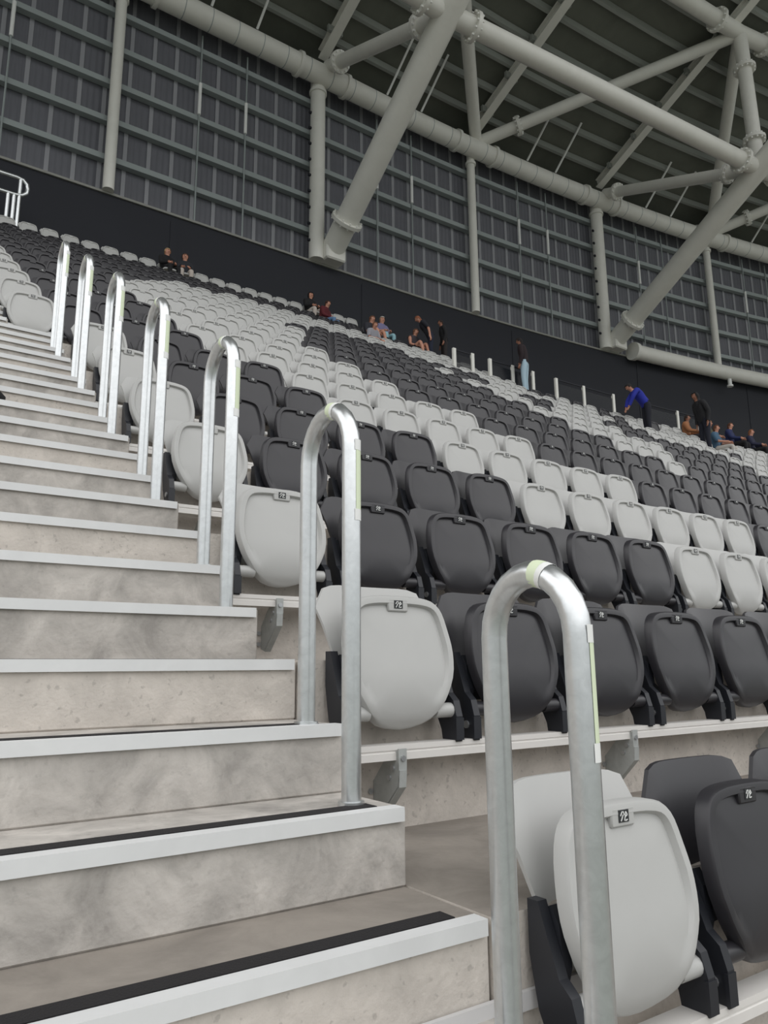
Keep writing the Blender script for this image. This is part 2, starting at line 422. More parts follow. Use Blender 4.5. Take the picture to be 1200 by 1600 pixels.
def seat_pose(i, j):
    s = SEAT_X + PITCH_X * j + (0.06 if j < 0 else 0.0); y = ROW_D * i + SEAT_Y; z = ROW_H * i + SEAT_Z
    if i == LAST: z += 0.12
    return bend(s, y, z), bend_angle(s, y)
seats = []
for i in range(LAST + 1):
    for j in range(-1 if 7 <= i < 14 else 0, JMAX[i]):
        if (i, j) in GAPS: continue
        p, a = seat_pose(i, j); seats.append(((p - EYE).length, i, j, p, a))
seats.sort(key=lambda q: q[0])
NEAR, DETAIL = 316, 140
far = MB(); far_mats = [M_GREY, M_DARK, M_BLACK]
def merge(mb, me, M, mi):
    mb.add([M @ v.co for v in me.vertices], [tuple(p.vertices) for p in me.polygons], mi)
for n, (d, i, j, p, a) in enumerate(seats):
    lt = j in LIGHT[i]; P = GREYP if lt else DARKP
    occupied = (i, j) in TAKEN
    if n < NEAR:
        pos = j + (2 if i >= 7 else 1)
        t = thing('folding_seat', f'{"light grey" if lt else "charcoal"} folded stadium seat, {nth(pos)} from the stairs in the {nth(i + 1)} row up', 'seat', p, a,
                  'light grey folding seats' if lt else 'charcoal folding seats')
        pn = link('seat_pan', P['pan'], t); link('backrest', P['back'], t)
        h1 = link('hinge', P['hinge'], t); h2 = link('hinge', P['hinge'], t); h2.rotation_euler.z = PI; h2.location.y = -.024
        if occupied: pn.matrix_local = DOWN
        for s in (-1, 1): 
            b = link('side_bracket', BR[s], t)
            if n < DETAIL: link('bolt', BT[s], b); link('bracket_wing', POD[s], t)
        if n < DETAIL:
            pl = link('number_plate', PLATE, t); link('numeral', NUMR, pl)
    else:
        M = Matrix.Translation(p) @ Matrix.Rotation(a, 4, 'Z'); mi = 0 if lt else 1
        merge(far, P['pan'], M @ DOWN if occupied else M, mi); merge(far, P['back'], M, mi); merge(far, BR[1], M, 2); merge(far, BR[-1], M, 2)
fo = link('distant_seats', far.mesh('distant_seats', far_mats, True))
tag(fo, 'farthest light grey and charcoal seats in the top rows below the wall', 'seats', None, 'stuff')

# beams that carry the seats, one per row, fixed to the riser by brackets
plate_poly = [(-.118, -.066), (-.118, -.005), (-.10, .0), (-.05, .0), (-.02, -.06), (.092, -.11), (.092, -.21), (.05, -.215), (-.085, -.105), (-.118, -.09)]
bm_ = MB(); bm_.prism(plate_poly, -.003, .003); bm_.box(-.026, .003, -.052, -.046, -.052, .002); bm_.box(-.026, .003, -.050, -.046, -.10, -.05)
brk = MB()
brk.prism([(-.040, -.02), (-.05, -.10), (-.045, -.125), (.055, -.225), (.092, -.215), (.092, -.12), (.0, -.02)], -.003, .003)
brk.prism([(-.050, -.012), (-.044, -.012), (-.044, -.075), (-.050, -.075)], -.003, .027)
brk.prism([(-.054, -.075), (-.048, -.075), (-.044, -.125), (-.050, -.125)], -.003, .024)
brk.prism([(-.050, -.125), (-.044, -.121), (.057, -.221), (.053, -.227)], -.003, .024)
BRK = brk.mesh('bracket', M_BRKT)
b2 = MB(); b2.tube([(0, 0, 0), (0, -.006, 0)], .009, 8); BLT = b2.mesh('bolt', M_BOLT)
BPOS = [((.012, -.0495, -.04), 0), ((-.003, -.02, -.07), -PI / 2), ((-.003, .0, -.10), -PI / 2), ((-.015, .092, -.15), 0), ((-.015, .092, -.195), 0)]
BX = {0: .30}
for i in range(LAST + 1):
    y = ROW_D * i + SEAT_Y; z = ROW_H * i + SEAT_Z + (0.12 if i == LAST else 0)
    s0 = SEAT_X - .265 if i < 7 or i >= 14 else SEAT_X - .69; s1 = SEAT_X + PITCH_X * JMAX[i] - .25
    t = thing('seat_beam', f'pale aluminium beam carrying the {nth(i + 1)} row of seats up', 'beam', bend(s0, y, z), 0, 'beams under the seat rows')
    o = bend(s0, y, z); m = MB(); ss = [s0]
    while ss[-1] < s1 - 1e-6: ss.append(min(s1, ss[-1] + 1.5))
    prof = [(-.036, 0), (-.036, -.016), (-.033, -.018), (-.033, -.022), (-.036, -.024), (-.036, -.046), (.03, -.046), (.03, 0)]
    vs = []; k = len(prof)
    for s_ in ss: vs += [bend(s_, y + a, z + b) - o for a, b in prof]
    fs = [(q * k + e, q * k + (e + 1) % k, (q + 1) * k + (e + 1) % k, (q + 1) * k + e) for q in range(len(ss) - 1) for e in range(k)]
    fs += [tuple(range(k - 1, -1, -1)), tuple(range((len(ss) - 1) * k, len(ss) * k))]
    m.add(vs, fs); m.build('beam', M_BEAM, t)
    if i < 6:
        s_ = .29
        while s_ < s1 - .2:
            b = link('bracket', BRK, t, bend(s_, y, z) - o); b.rotation_euler.z = bend_angle(s_, y); s_ += 1.12
            for bp_, br_ in BPOS: q_ = link('bolt', BLT, b, bp_); q_.rotation_euler.z = br_

# ------------------------------------------------------------------ back wall
S_MIN, S_MAX = -14.0, 60.0
cols_s = [-10.7, -3.6, 3.5, 10.4, 17.5, 24.6, 31.7, 38.8, 45.9, 53.0]
def wall_strip(m, s0, s1, y0, y1, z0, z1, mi=0, uv=None, step=1.0):
    ss = [s0]
    while ss[-1] < s1 - 1e-6: ss.append(min(s1, ss[-1] + step))
    for a, b in zip(ss, ss[1:]):
        m.box(0, 1, 0, 1, z0, z1, mi, lambda x, y, z, a=a, b=b: radial(a if x < .5 else b, y0 if y < .5 else y1, z))
        if uv is not None:
            for z in (z0, z1):
                for y in (0, 1):
                    for s_ in (a, b): uv.append((s_, z))
lw = MB(); wall_strip(lw, S_MIN, S_MAX, WALL_Y, WALL_Y + .3, 5.5, BASE_Z, step=1.2)
for s_ in cols_s: wall_strip(lw, s_ + 1.9, s_ + 2.15, WALL_Y - .02, WALL_Y, 5.6, BASE_Z - .2, 1, step=.25)
struct(lw.build('wall_lower', [M_NAVY, M_NAVY]))
up = MB(); uv = []
wall_strip(up, S_MIN, S_MAX, WALL_Y + .35, WALL_Y + .42, BASE_Z - .05, 22.3, 0, uv, 1.0)
s_ = S_MIN + .2
while s_ < S_MAX:
    wall_strip(up, s_, s_ + .12, WALL_Y + .325, WALL_Y + .352, BASE_Z, 22.0, 1, uv, .12); s_ += .71
struct(up.build('wall_back', [M_SHEET, M_STRIP], uv=uv))
tr = MB(); wall_strip(tr, S_MIN, S_MAX, WALL_Y - .06, WALL_Y + .36, BASE_Z, BASE_Z + .07, step=1.2)
struct(tr.build('trim_1', M_LEDGE))
for k in range(5):
    z = BASE_Z + 1.27 * (k + 1); m = MB(); wall_strip(m, S_MIN, S_MAX, WALL_Y + .1, WALL_Y + .32, z - .09, z + .09, step=1.2)
    tag(m.build('wall_girt', M_GIRT), f'grey horizontal girt across the wall sheeting, {["lowest of five", "second lowest", "middle one of five", "second highest", "highest of five"][k]}', 'girt', 'girts on the wall sheeting')

# ------------------------------------------------------------------ roof steel
def steel(name, label, cat, group=None, loc=(0, 0, 0)): return thing(name, label, cat, loc, 0, group)
names_c = {-10.7: 'far left, outside the picture', -3.6: 'left of the picture', 3.5: 'leftmost in view, above the stairs', 10.4: 'at the foot of the left big strut', 17.5: 'between the two big struts',
           24.6: 'at the foot of the right big strut', 31.7: 'right of the right big strut', 38.8: 'beyond the right edge', 45.9: 'second beyond the right edge', 53.0: 'third beyond the right edge'}
for n, s_ in enumerate(cols_s):
    big = n % 2 == 1; r = .265 if big else .165
    p = radial(s_, WALL_Y - .12, BASE_Z); t = steel('wall_post', f'white tubular steel post on the sheeted wall, {names_c[s_]}', 'post', 'posts on the wall', p)
    m = MB(); m.tube([(0, 0, .07), (0, 0, 7.15)], r, 16); m.build('tube', M_STEEL, t, True)
    m = MB(); m.tube([(0, 0, 6.55), (0, 0, 6.66)], r + .05, 16); m.build('collar', M_STEEL, t, True)
    if big:
        for q in range(9): m = MB(); m.box(-r - .09, -r + .01, -.03, .03, .7 + q * .62, .78 + q * .62); m.build('cleat', M_NAVY, t)
# long eaves tube along the top of the wall
TZ, TY = 21.22, 19.0
p = radial(0, TY, TZ); t = steel('eaves_tube', 'long thick white tube running along the top of the wall', 'tube', None, p)
m = MB(); q = [radial(S_MIN + .8 * k, TY, TZ) - p for k in range(int((S_MAX - S_MIN) / .8))]; m.tube(q, .37, 20); m.build('tube', M_STEEL, t, True)
for s_ in cols_s:
    for d in (-.95, .95):
        m = MB(); m.tube([radial(s_ + d - .06, TY, TZ) - p, radial(s_ + d + .06, TY, TZ) - p], .44, 20); m.build('flange', M_STEEL, t, True)
s_ = S_MIN + .4
while s_ < S_MAX - 1:
    if -6 < s_ < 46: m = MB(); m.tube([radial(s_ - .012, TY, TZ) - p, radial(s_ + .012, TY, TZ) - p], .374, 20); m.build('weld_ring', M_GIRT, t, True)
    s_ += .9
# trusses: struts from the wall foot, lower nodes, upper nodes
FR = {-3.6: dict(y=12.9, z=19.0, uy=12.3, uz=24.2, sb=-3.2), 10.4: dict(y=12.75, z=18.93, uy=12.3, uz=24.2, sb=10.95), 24.6: dict(y=11.72, z=18.32, uy=11.8, uz=24.2, sb=25.1),
      38.8: dict(y=11.7, z=18.3, uy=11.8, uz=24.2, sb=39.3), 53.0: dict(y=11.7, z=18.3, uy=11.8, uz=24.2, sb=53.5)}
WHERE = {-3.6: 'left of the picture', 10.4: 'at the left bay of the roof', 24.6: 'at the right bay of the roof', 38.8: 'beyond the right edge', 53.0: 'far beyond the right edge'}
def member(name, label, cat, a, b, r, flange_a=None, flange_b=None, group=None, n=18):
    a, b = Vector(a), Vector(b); t = steel(name, label, cat, group, a); d = b - a
    m = MB(); m.tube([(0, 0, 0), d], r, n); m.build('tube', M_STEEL, t, True)
    L = d.length; u = d / L
    for f in (flange_a, flange_b):
        if f is None: continue
        c = u * (f if f >= 0 else L + f)
        m = MB(); m.tube([c - u * .06, c + u * .06], r + .15, 22); fo_ = m.build('flange', M_STEEL, t, True)
        nx = u.orthogonal().normalized(); ny = u.cross(nx)
        for k in range(12):
            w = (nx * math.cos(k * PI / 6) + ny * math.sin(k * PI / 6)) * (r + .10) + c; m = MB(); m.tube([w - u * .12, w + u * .12], .034, 6); m.build('bolt', M_BOLTW, fo_)
    return t
def Nn(s_): f = FR[s_]; return radial(f['sb'], f['y'], f['z'])
def Un(s_): f = FR[s_]; return radial(f['sb'], f['uy'], f['uz'])
for s_, f in FR.items():
    base = radial(f['sb'], 19.25, 14.55); N = Nn(s_); U = Un(s_); u = (N - base).normalized()
    member('roof_strut', f'thick sloping white strut from the wall foot, {WHERE[s_]}', 'strut', base, N + u * 7.0, .40, 1.25, None, 'sloping roof struts')
    m = MB(); bb = radial(f['sb'], 19.3, BASE_Z + .07)
    m.bevbox(-.38, .38, -.45, .08, 0, .55, .05)
    tag(m.build('strut_shoe', M_STEEL, None, False, bb), f'white steel shoe at the foot of the strut, {WHERE[s_]}', 'shoe', 'shoes of the struts')
    member('tie_tube', f'white tie tube from wall top to strut node, {WHERE[s_]}', 'tube', radial(s_ + .15, 18.8, 21.5), N, .23, .75, -1.3, 'tie tubes')
    member('hanger_tube', f'upright white tube joining lower and upper truss nodes, {WHERE[s_]}', 'tube', N, U, .25, 1.2, -1.6, 'upright truss tubes')
FS = list(FR)
for a, b in zip(FS, FS[1:]):
    mid = (a + b) / 2
    w = {(-3.6): 'left of the picture', 10.4: 'between the two big struts', 24.6: 'right of the right strut', 38.8: 'beyond the right edge'}[a]
    member('lower_chord', f'long white tube linking strut nodes, {w}', 'tube', Nn(a), Nn(b), .29, .9, -.9, 'lower truss chords')
    member('upper_chord', f'long white tube linking upper truss nodes, {w}', 'tube', Un(a), Un(b), .29, 1.3, -1.3, 'upper truss chords')
    c = radial(mid, 18.9, 21.6)
    member('brace_tube', f'diagonal white brace from wall top up to the left, {w}', 'tube', c, Un(a) , .24, None, None, 'diagonal roof braces')
    member('brace_tube', f'diagonal white brace from wall top up to the right, {w}', 'tube', c + Vector((.25, 0, 0)), Un(b), .24, 1.6, None, 'diagonal roof braces')
SLOPE = .325
def roof_z(y): return 21.75 + SLOPE * (19.4 - y)
R_END = -2.0
for n, s_ in enumerate(cols_s):
    a = radial(s_, 19.0, roof_z(19.0)); b = radial(s_, R_END, roof_z(R_END)); t = steel('roof_rafter', f'pale steel rafter under the roof deck, {names_c[s_].replace("leftmost in view, above", "over")}', 'rafter', 'roof rafters', a)
    m = MB(); d = b - a; m.bar((0, 0, 0), d, .34, .05); 
    off = Vector((0, 0, .34)); m.bar(off, d + off, .34, .05); m.bar(off * .5, d + off * .5, .10, .34); m.build('beam', M_STEEL, t)
    if 3 < s_ < 40:
        for q in range(10):
            for e in (-1, 1):
                c = d * ((q + .6) / 14.5) + Vector((.17 * e, 0, .12)); m = MB(); m.box(c.x - .12, c.x + .12, c.y - .06, c.y + .06, c.z - .02, c.z + .22); m.build('cleat', M_PURLIN, t)
np_ = 20
for q in range(np_):
    y = 18.6 - q * 1.05; m = MB(); ss = [S_MIN + 2 * k for k in range(38)]
    for a, b in zip(ss, ss[1:]): m.bar(radial(a, y, roof_z(y) + .50), radial(b, y, roof_z(y) + .50), .13, .26)
    tag(m.build('roof_purlin', M_PURLIN), f'grey purlin under the roof deck, {"nearest the wall" if q == 0 else nth(q + 1) + " out from the wall"}', 'purlin', 'roof purlins')
rf = MB(); ss = [S_MIN + 2 * k for k in range(38)]
for a, b in zip(ss, ss[1:]):
    P = [radial(s_, y, roof_z(y) + dz) for dz in (.65, .78) for s_, y in ((a, 19.9), (b, 19.9), (b, R_END - .5), (a, R_END - .5))]
    rf.add(P, [(0, 1, 2, 3), (7, 6, 5, 4), (0, 4, 5, 1), (1, 5, 6, 2), (2, 6, 7, 3), (3, 7, 4, 0)])
struct(rf.build('ceiling', M_ROOF))
# thin tie rods at two places in each bay: on the wall, and between eaves tube and first purlin
BAY = {-10.7: 'bay far left', -3.6: 'bay above the stairs', 3.5: 'bay left of the left strut', 10.4: 'bay right of the left strut', 17.5: 'bay left of the right strut', 24.6: 'bay right of the right strut', 31.7: 'bay at the right edge', 38.8: 'bay beyond the right edge', 45.9: 'bay far right'}
for s_ in cols_s[1:-2]:
    for d, side in ((2.65, 'left'), (4.25, 'right')):
        p = radial(s_ + d, WALL_Y + .06, BASE_Z + .07); t = steel('tie_rod', f'thin rod with white sleeve, {side} one in {BAY[s_]}', 'rod', 'tie rods on the wall', p)
        m = MB(); m.tube([(0, 0, 0), (0, 0, 6.8)], .028, 6); m.build('rod', M_GIRT, t, True)
        m = MB(); m.tube([(0, 0, 3.85), (0, 0, 5.0)], .055, 8); s__ = m.build('sleeve', M_WHITE, t, True); s__['label'] = 'white sleeve'
        a = radial(s_ + d, 18.75, TZ + .30); b = radial(s_ + d + .15, 17.2, roof_z(17.2) + .5)
        m = MB(); m.tube([a, b], .045, 6)
        tag(m.build('sag_rod', M_WHITE), f'short white roof rod, {side} one in {BAY[s_]}', 'rod', 'sag rods at the eaves')
# pipe along the foot of the wall, right of the right strut
p = radial(25.9, 19.0, 14.2); t = steel('wall_foot_pipe', 'long white pipe along the wall foot from the right strut outwards', 'pipe', None, p)
m = MB(); m.tube([radial(25.9 + k, 19.0, 14.2) - p for k in range(30)], .33, 18); m.build('pipe', M_STEEL, t, True)
m = MB(); m.tube([radial(25.9, 19.0, 14.2) - p, radial(26.1, 19.0, 14.2) - p], .40, 18); m.build('collar', M_STEEL, t, True)
p = radial(31.9, 18.9, 13.55); m = MB(); m.tube([(0, 0, 0), (0, 0, .3)], .09, 12); m.tube([(0, 0, -.08), (0, 0, 0)], .14, 12)
tag(m.build('flood_lamp', M_WHITE, None, True, p), 'small white lamp hanging under the pipe along the wall foot', 'lamp')

# ------------------------------------------------------------------ barriers at the walkway, rail at the top left
def barrier(label, js, h=0.92):
    y = ROW_D * WALK_ROW + .42; z = ROW_H * WALK_ROW
    pts = [bend(SEAT_X + .5 * j, y, z) for j in js]; t = thing('glass_barrier', label, 'barrier', pts[0], 0, 'barriers along the walkway')
    for p in pts:
        m = MB(); c = p - pts[0]; m.box(c.x - .045, c.x + .045, c.y - .03, c.y + .03, c.z, c.z + h); m.build('post', M_STEEL, t)
    for a, b in zip(pts, pts[1:]):
        m = MB(); u = (b - a).normalized(); m.bar(a - pts[0] + u * .06 + Vector((0, 0, .43)), b - pts[0] - u * .06 + Vector((0, 0, .43)), .012, .70); m.build('glass_panel', M_GLASS, t)
        m = MB(); m.bar(a - pts[0] + u * .06 + Vector((0, 0, h - .03)), b - pts[0] - u * .06 + Vector((0, 0, h - .03)), .03, .03); m.build('top_rail', M_NAVY, t)
barrier('smoked glass barrier with two pale posts beside the standing people in black', [20.2, 21.4])
barrier('smoked glass barrier with pale posts around the person in pale jeans', [22.6, 24.2, 25.7])
barrier('smoked glass barrier with pale posts left of the person in blue', [27.5, 29.7, 32.2])
barrier('smoked glass barrier with pale posts right of the person in blue', [35.3, 38.0, 40.0])
z = ROW_H * LAST
t = thing('guard_rail', 'pale double guard rail with rounded end at the top left', 'guard rail', (1.3, 18.45, z + .9))
m = MB()
m.tube([(-2.2, .0, 1.03), (-.25, 0, 1.03), (-.1, 0, 1.0), (.0, 0, .90), (.02, 0, .78), (0, 0, .66), (-.1, 0, .56), (-.25, 0, .53), (-2.2, 0, .53)], .055, 12); m.build('rail_loop', M_GALV, t, True)
for x in (-.42, -.28, -.16):
    m = MB(); m.tube([(x, 0, -.9), (x, 0, .53 if x != -.16 else 1.0)], .05, 10); m.build('post', M_GALV, t, True)

# ------------------------------------------------------------------ people
def skin_mat(n, c): return mat('skin_' + n, c, 0.6)
SK = skin_mat('fair', (196, 142, 120)); SK2 = skin_mat('tan', (150, 104, 84))
CM = {}
def cloth(rgb):
    if rgb not in CM: CM[rgb] = mat('cloth_%d_%d_%d' % rgb, rgb, 0.85)
    return CM[rgb]
STAND = dict(pelvis=(0, 0, .95), spine=(0, .01, 1.12), chest=(0, .01, 1.30), neck=(0, 0, 1.46), head=(0, -.015, 1.59), top=(0, -.005, 1.67),
    shoulder=(.17, .01, 1.39), elbow=(.23, .02, 1.12), wrist=(.21, -.08, .89), hip=(.09, 0, .91), knee=(.10, -.02, .50), ankle=(.10, .01, .085), toe=(.115, -.15, .035))
SIT = dict(pelvis=(0, .03, .215), spine=(0, .06, .37), chest=(0, .05, .55), neck=(0, .03, .70), head=(0, 0, .83), top=(0, .01, .91),
    shoulder=(.17, .05, .63), elbow=(.22, -.06, .40), wrist=(.11, -.27, .36), hip=(.09, .0, .20), knee=(.13, -.42, .22), ankle=(.13, -.40, -.185), toe=(.14, -.55, -.24))
UPPER = ('spine', 'chest', 'neck', 'head', 'top', 'shoulder', 'elbow', 'wrist')
def pose(base, lean=0, **over):                       # lean the trunk forward about the pelvis, then override joints
    J = {k: Vector(v) for k, v in base.items()}; P = J['pelvis']; M = Matrix.Rotation(lean, 3, 'X')
    for k in UPPER: J[k] = P + M @ (J[k] - P)
    out = {}
    for k, v in J.items():
        if k in ('shoulder', 'elbow', 'wrist', 'hip', 'knee', 'ankle', 'toe'):
            out[k + 'R'] = v.copy(); out[k + 'L'] = Vector((-v.x, v.y, v.z))
        else: out[k] = v
    for k, v in over.items(): out[k] = Vector(v)
    return out
def person(label, loc, rz, J, skin, top, legs, shoes, hair, sleeves='long', shorts=False, cap=None, scale=1.0, hood=False):
    V, E_, RAD, idx = [], [], [], {}
    def add(n, p, r, par=None):
        idx[n] = len(V); V.append(tuple(p)); RAD.append(r)
        if par is not None: E_.append((idx[par], idx[n]))
    add('pelvis', J['pelvis'], (.145, .11)); add('spine', J['spine'], (.13, .10), 'pelvis'); add('chest', J['chest'], (.155, .11), 'spine')
    add('neck', J['neck'], (.055, .055), 'chest'); hd = J['head']; add('chin', J['neck'].lerp(hd, .45), (.06, .062), 'neck'); add('head', hd, (.078, .092), 'chin'); add('top', J['top'], (.062, .07), 'head')
    up = (J['top'] - J['neck']).normalized(); fwd = Vector((0, -1, 0)); fwd = (fwd - up * fwd.dot(up)).normalized(); side = fwd.cross(up)
    add('nose', hd + fwd * .098 - up * .012, (.011, .012), 'head')
    for e in (-1, 1): add('ear%d' % e, hd + side * e * .083 - up * .01 - fwd * -.0, (.012, .018), 'head')
    for e in 'RL':
        add('shoulder' + e, J['shoulder' + e], (.058, .058), 'chest'); add('elbow' + e, J['elbow' + e], (.042, .042), 'shoulder' + e); add('wrist' + e, J['wrist' + e], (.026, .03), 'elbow' + e)
        d = (J['wrist' + e] - J['elbow' + e]).normalized(); sx_ = d.orthogonal().normalized(); sy_ = d.cross(sx_)
        palm = J['wrist' + e] + d * .065; add('palm' + e, palm, (.018, .034), 'wrist' + e)
        for q, (o, l) in enumerate(((-.027, .062), (-.009, .074), (.009, .070), (.027, .054))):
            a = palm + sy_ * o + d * (.03 + l * .45); add('f%d%s' % (q, e), a, (.009, .009), 'palm' + e)
            add('t%d%s' % (q, e), a + d * l * .35 + sx_ * .022, (.008, .008), 'f%d%s' % (q, e))
        add('thumb' + e, J['wrist' + e] + d * .05 - sy_ * .048, (.010, .010), 'wrist' + e)
        add('hip' + e, J['hip' + e], (.09, .088), 'pelvis'); add('knee' + e, J['knee' + e], (.058, .058), 'hip' + e); add('ankle' + e, J['ankle' + e], (.040, .042), 'knee' + e); add('toe' + e, J['toe' + e], (.036, .03), 'ankle' + e)
    me = bpy.data.meshes.new('person'); me.from_pydata(V, E_, []); o = bpy.data.objects.new('person_rig', me); col.objects.link(o)
    o.modifiers.new('s', 'SKIN'); sv = me.skin_vertices[0].data
    for k, r in enumerate(RAD): sv[k].radius = r; sv[k].use_root = (k == 0)
    sub = o.modifiers.new('d', 'SUBSURF'); sub.levels = sub.render_levels = 2
    dg = bpy.context.evaluated_depsgraph_get(); body = bpy.data.meshes.new_from_object(o.evaluated_get(dg))
    bpy.data.objects.remove(o); bpy.data.meshes.remove(me)
    body.name = 'person'; body.materials.clear(); body.materials.append(skin)
    for p in body.polygons: p.use_smooth = True; p.material_index = 0
    bones = [('trunk', 'pelvis', 'spine'), ('trunk', 'spine', 'chest'), ('neck', 'chest', 'neck'), ('head', 'neck', 'top')]
    for e in 'RL': bones += [('trunk', 'chest', 'shoulder' + e), ('uparm', 'shoulder' + e, 'elbow' + e), ('forearm', 'elbow' + e, 'wrist' + e), ('hand', 'wrist' + e, 'f1' + e), ('hipz', 'pelvis', 'hip' + e), ('thigh', 'hip' + e, 'knee' + e), ('shin', 'knee' + e, 'ankle' + e), ('foot', 'ankle' + e, 'toe' + e)]
    def region(c):
        best = None
        for n, a, b in bones:
            A, Bq = Vector(V[idx[a]]), Vector(V[idx[b]]); d = Bq - A; t = max(0, min(1, (c - A).dot(d) / max(1e-9, d.length_squared))); q = (c - A - d * t).length
            rr = RAD[idx[a]][0] * (1 - t) + RAD[idx[b]][0] * t
            if best is None or q - rr < best[0]: best = (q - rr, n, t)
        return best[1], best[2]
    reg = [region(p.center) for p in body.polygons]
    nrm = [v.normal.copy() for v in body.vertices]
    root = link('person', body, None, loc); root.rotation_euler.z = rz; root.scale = (scale,) * 3
    tag(root, label, 'person')
    def piece(name, test, mt, off):
        fs = [p for p, rg in zip(body.polygons, reg) if test(rg, p.center)]
        if not fs: return
        ids = sorted({v for p in fs for v in p.vertices}); mp_ = {v: k for k, v in enumerate(ids)}
        m = MB(); m.add([body.vertices[v].co + nrm[v] * off for v in ids], [tuple(mp_[v] for v in p.vertices) for p in fs]); me2 = m.mesh(name, mt, True); return link(name, me2, root)
    pz = J['pelvis']; axis = (J['chest'] - pz).normalized()
    arms = {'long': ('uparm', 'forearm'), 'short': ('uparm',), 'none': ()}[sleeves]
    piece('top', lambda r, c: (r[0] == 'trunk' and (c - pz).dot(axis) > -.04) or r[0] in arms or (r[0] == 'neck' and r[1] < .55) or (r[0] == 'hipz' and (c - pz).dot(axis) > .02), cloth(top), .016)
    piece('shorts' if shorts else 'trousers', lambda r, c: r[0] in ('hipz', 'thigh') and not (shorts and r[0] == 'thigh' and r[1] > .6) or (r[0] == 'shin' and not shorts and r[1] < .92) or (r[0] == 'trunk' and (c - pz).dot(axis) <= .0), cloth(legs), .010)
    piece('shoes', lambda r, c: r[0] == 'foot' or (r[0] == 'shin' and r[1] > .93), cloth(shoes), .010)
    hm = piece('hair', lambda r, c: r[0] == 'head' and ((c - hd).dot(up) > .048 or ((c - hd).dot(fwd) < .03 and (c - hd).dot(up) > (-.02 if (c - hd).dot(fwd) > -.02 else -.12))), cloth(hair), .014)
    if hood: piece('hood', lambda r, c: r[0] in ('head', 'neck') and ((c - hd).dot(up) > .06 or (c - hd).dot(fwd) < .02), cloth(top), .022)
    if cap:
        piece('cap', lambda r, c: r[0] == 'head' and (c - hd).dot(up) > .045, cloth(cap), .022)
    for e in (-1, 1):
        m = MB(); c = hd + fwd * .083 + side * e * .032 + up * .018; m.tube([c, c + fwd * .008], .009, 8); m.build('eye', cloth((40, 32, 30)), root)
    return root
def on_seat(i, j): p, a = seat_pose(i, j); return p + Vector((0, 0, .0)), a
def on_row(i, j, dy): s_ = SEAT_X + .5 * j; y = ROW_D * i + dy; return bend(s_, y, ROW_H * i), bend_angle(s_, y)
def seated(i, j, label, turn=0, J=None, dz=0, **k):
    p, a = on_seat(i, j); return person(label, p + Vector((0, 0, dz)), a + turn, J or pose(SIT), **k)
BLACK, NAVYC, JEANS = (24, 24, 27), (28, 34, 52), (96, 128, 165)
KNEES = dict(kneeR=(.13, -.40, .40), kneeL=(-.13, -.40, .40), ankleR=(.12, -.50, .02), ankleL=(-.12, -.50, .02), toeR=(.12, -.64, -.02), toeL=(-.12, -.64, -.02))
seated(21, 9, 'blonde person in a black top, seated leftmost of two in the top row', .2, skin=SK, top=BLACK, legs=BLACK, shoes=BLACK, hair=(196, 168, 120))
seated(21, 10, 'person in a dark top with pale trousers, right of the blonde one', -.2, skin=SK, top=(40, 42, 48), legs=(190, 180, 172), shoes=(220, 220, 220), hair=(92, 66, 50))
seated(21, 18, 'person in a black hooded top with pale trousers, seated in the top row', .1, skin=SK, top=BLACK, legs=(200, 190, 182), shoes=BLACK, hair=(30, 24, 22), hood=True)
seated(20, 18, 'person in a maroon jumper and blue jeans leaning forward', .5, pose(SIT, .2), skin=SK, top=(92, 30, 38), legs=JEANS, shoes=(210, 210, 210), hair=(60, 36, 28))
seated(18, 19, 'person in a dark top with bare knees drawn up', .2, pose(SIT, .15, **KNEES), skin=SK, top=(44, 44, 52), legs=(60, 60, 66), shoes=(200, 200, 200), hair=(110, 70, 48), sleeves='short', shorts=True)
seated(17, 18, 'small person in a patterned grey top with bare legs, in front', .1, pose(SIT, .25), scale=.85, skin=SK, top=(150, 150, 158), legs=(150, 150, 160), shoes=(120, 80, 60), hair=(120, 80, 56), sleeves='short', shorts=True)
seated(19, 21, 'person in a pale cap and patterned blue top', 0, pose(SIT), dz=.08, skin=SK, top=(120, 116, 150), legs=(150, 190, 200), shoes=(220, 220, 220), hair=(150, 130, 110), cap=(214, 208, 200), sleeves='short')
seated(18, 22, 'person with bare arms and legs in dark shorts, right of the cap wearer', .2, pose(SIT, .2, **KNEES), skin=SK, top=(70, 64, 70), legs=(40, 40, 44), shoes=(200, 200, 200), hair=(110, 76, 56), sleeves='none', shorts=True)
p, a = on_row(17, 22.7, .35)
person('standing person in dark navy leaning down over the seats', p, a - 2.2, pose(STAND, .6), SK, (34, 36, 44), NAVYC, BLACK, (140, 84, 58), 'short')
p, a = on_row(17, 23.7, .35)
person('standing person all in black beside the glass barrier', p, a - 2.0, pose(STAND, .15), SK2, BLACK, (40, 34, 34), BLACK, (36, 26, 22), scale=.93)
p, a = on_row(14, 24.6, .16)
person('standing person in pale jeans and dark top, seen from behind', p, a - 2.6, pose(STAND, .15), SK2, (36, 24, 28), (168, 192, 205), (150, 170, 180), (26, 20, 20))
p, a = on_row(12, 30.2, .28)
person('person in a bright blue jacket bending down beside the seats', p, a - 2.1, pose(STAND, .75, elbowR=(.2, -.42, 1.08), wristR=(.12, -.5, .86), elbowL=(-.2, -.42, 1.08), wristL=(-.12, -.5, .86)), SK, (36, 46, 150), (22, 24, 36), (214, 216, 218), (30, 26, 26))
seated(13, 35, 'person in a tan top seated behind the pale barrier post', .4, skin=SK2, top=(150, 100, 66), legs=(44, 40, 44), shoes=BLACK, hair=(50, 36, 30))
seated(13, 37, 'fair haired person in an olive top seated left of the one in black', .2, skin=SK, top=(84, 82, 60), legs=(50, 60, 80), shoes=BLACK, hair=(180, 130, 90))
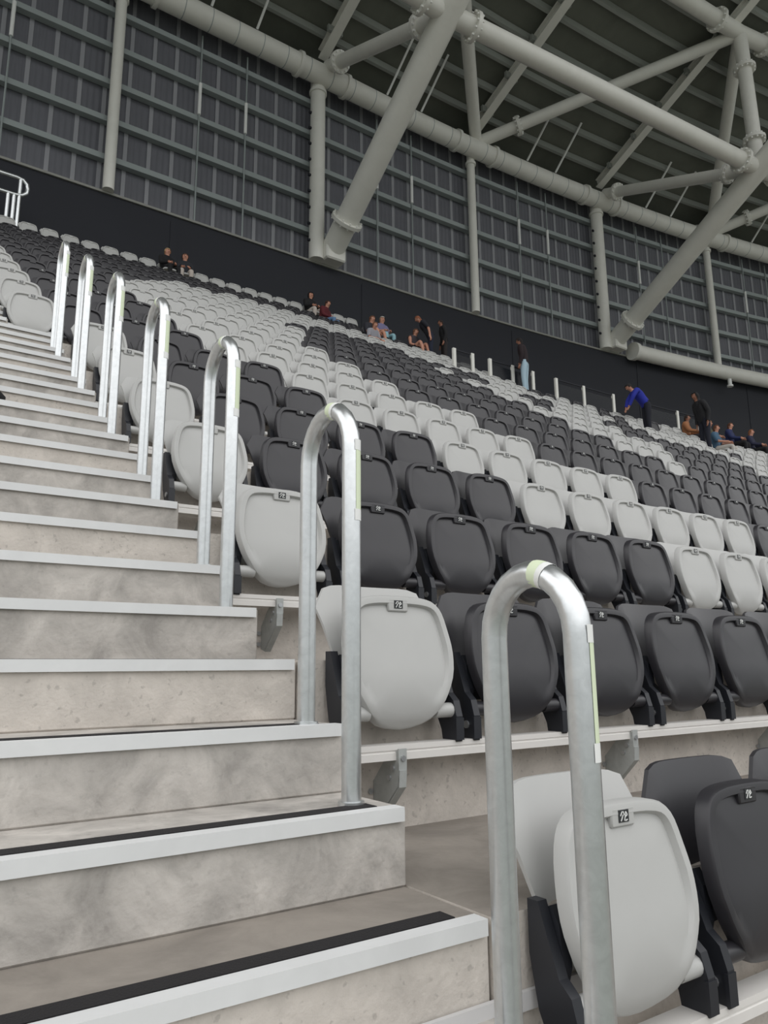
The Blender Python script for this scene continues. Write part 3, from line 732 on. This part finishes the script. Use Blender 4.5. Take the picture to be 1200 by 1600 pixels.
seated(12, 35, 'person in a blue top with bare arms seated in front of two others', .3, skin=SK, top=(70, 100, 124), legs=(190, 186, 180), shoes=BLACK, hair=(100, 66, 46), sleeves='short')
p, a = on_row(11, 32.6, .30)
person('tall standing person in a black coat stepping down the rows', p, a - 1.9, pose(STAND, .3), SK2, (30, 30, 33), (24, 26, 40), (200, 200, 205), (30, 26, 24), hood=True, scale=1.06)
seated(13, 39, 'person in a navy top seated right of the one in black coat', .3, dz=.1, skin=SK, top=(32, 42, 84), legs=BLACK, shoes=BLACK, hair=(90, 56, 40))
seated(13, 41, 'person in a dark jacket, rightmost of those seated', .3, dz=.05, skin=SK, top=(34, 36, 60), legs=BLACK, shoes=BLACK, hair=(140, 90, 60))

t = thing('sports_bag', 'black bag lying on a stair step at the left edge', 'bag', (-.80, 3.27, 11 * R), 0)
m = MB(); m.bevbox(-.2, .225, -.07, .08, .001, .10, .035); m.build('bag_body', cloth((20, 20, 22)), t, True)
m = MB(); m.tube([(-.12, 0, .095), (-.08, 0, .16), (.0, 0, .18), (.08, 0, .16), (.12, 0, .095)], .008, 8); m.build('strap', cloth((20, 20, 22)), t, True)

# ------------------------------------------------------------------ light: overcast sky over the open pitch
w = bpy.data.worlds.new('sky'); scn.world = w; w.use_nodes = True
nt = w.node_tree; bg = nt.nodes['Background']
tc = nt.nodes.new('ShaderNodeTexCoord'); sp = nt.nodes.new('ShaderNodeSeparateXYZ'); rp = nt.nodes.new('ShaderNodeValToRGB'); mp = nt.nodes.new('ShaderNodeMapRange')
nt.links.new(tc.outputs['Generated'], sp.inputs[0]); nt.links.new(sp.outputs['Z'], mp.inputs['Value'])
mp.inputs['From Min'].default_value = -1; mp.inputs['From Max'].default_value = 1
nt.links.new(mp.outputs[0], rp.inputs['Fac'])
e = rp.color_ramp.elements; e[0].position = .40; e[0].color = (.17, .18, .16, 1); e[1].position = 1.0; e[1].color = (1.0, 1.0, 1.0, 1)
x = e.new(.50); x.color = (.26, .27, .26, 1); x = e.new(.60); x.color = (.45, .47, .48, 1); x = e.new(.68); x.color = (1, 1, 1, 1)
nt.links.new(rp.outputs['Color'], bg.inputs['Color']); bg.inputs['Strength'].default_value = 1.75

scn.view_settings.view_transform = 'Standard'; scn.view_settings.look = 'None'
scn.view_settings.gamma = 1.0; scn.view_settings.exposure = 0.0; scn.view_settings.use_curve_mapping = False
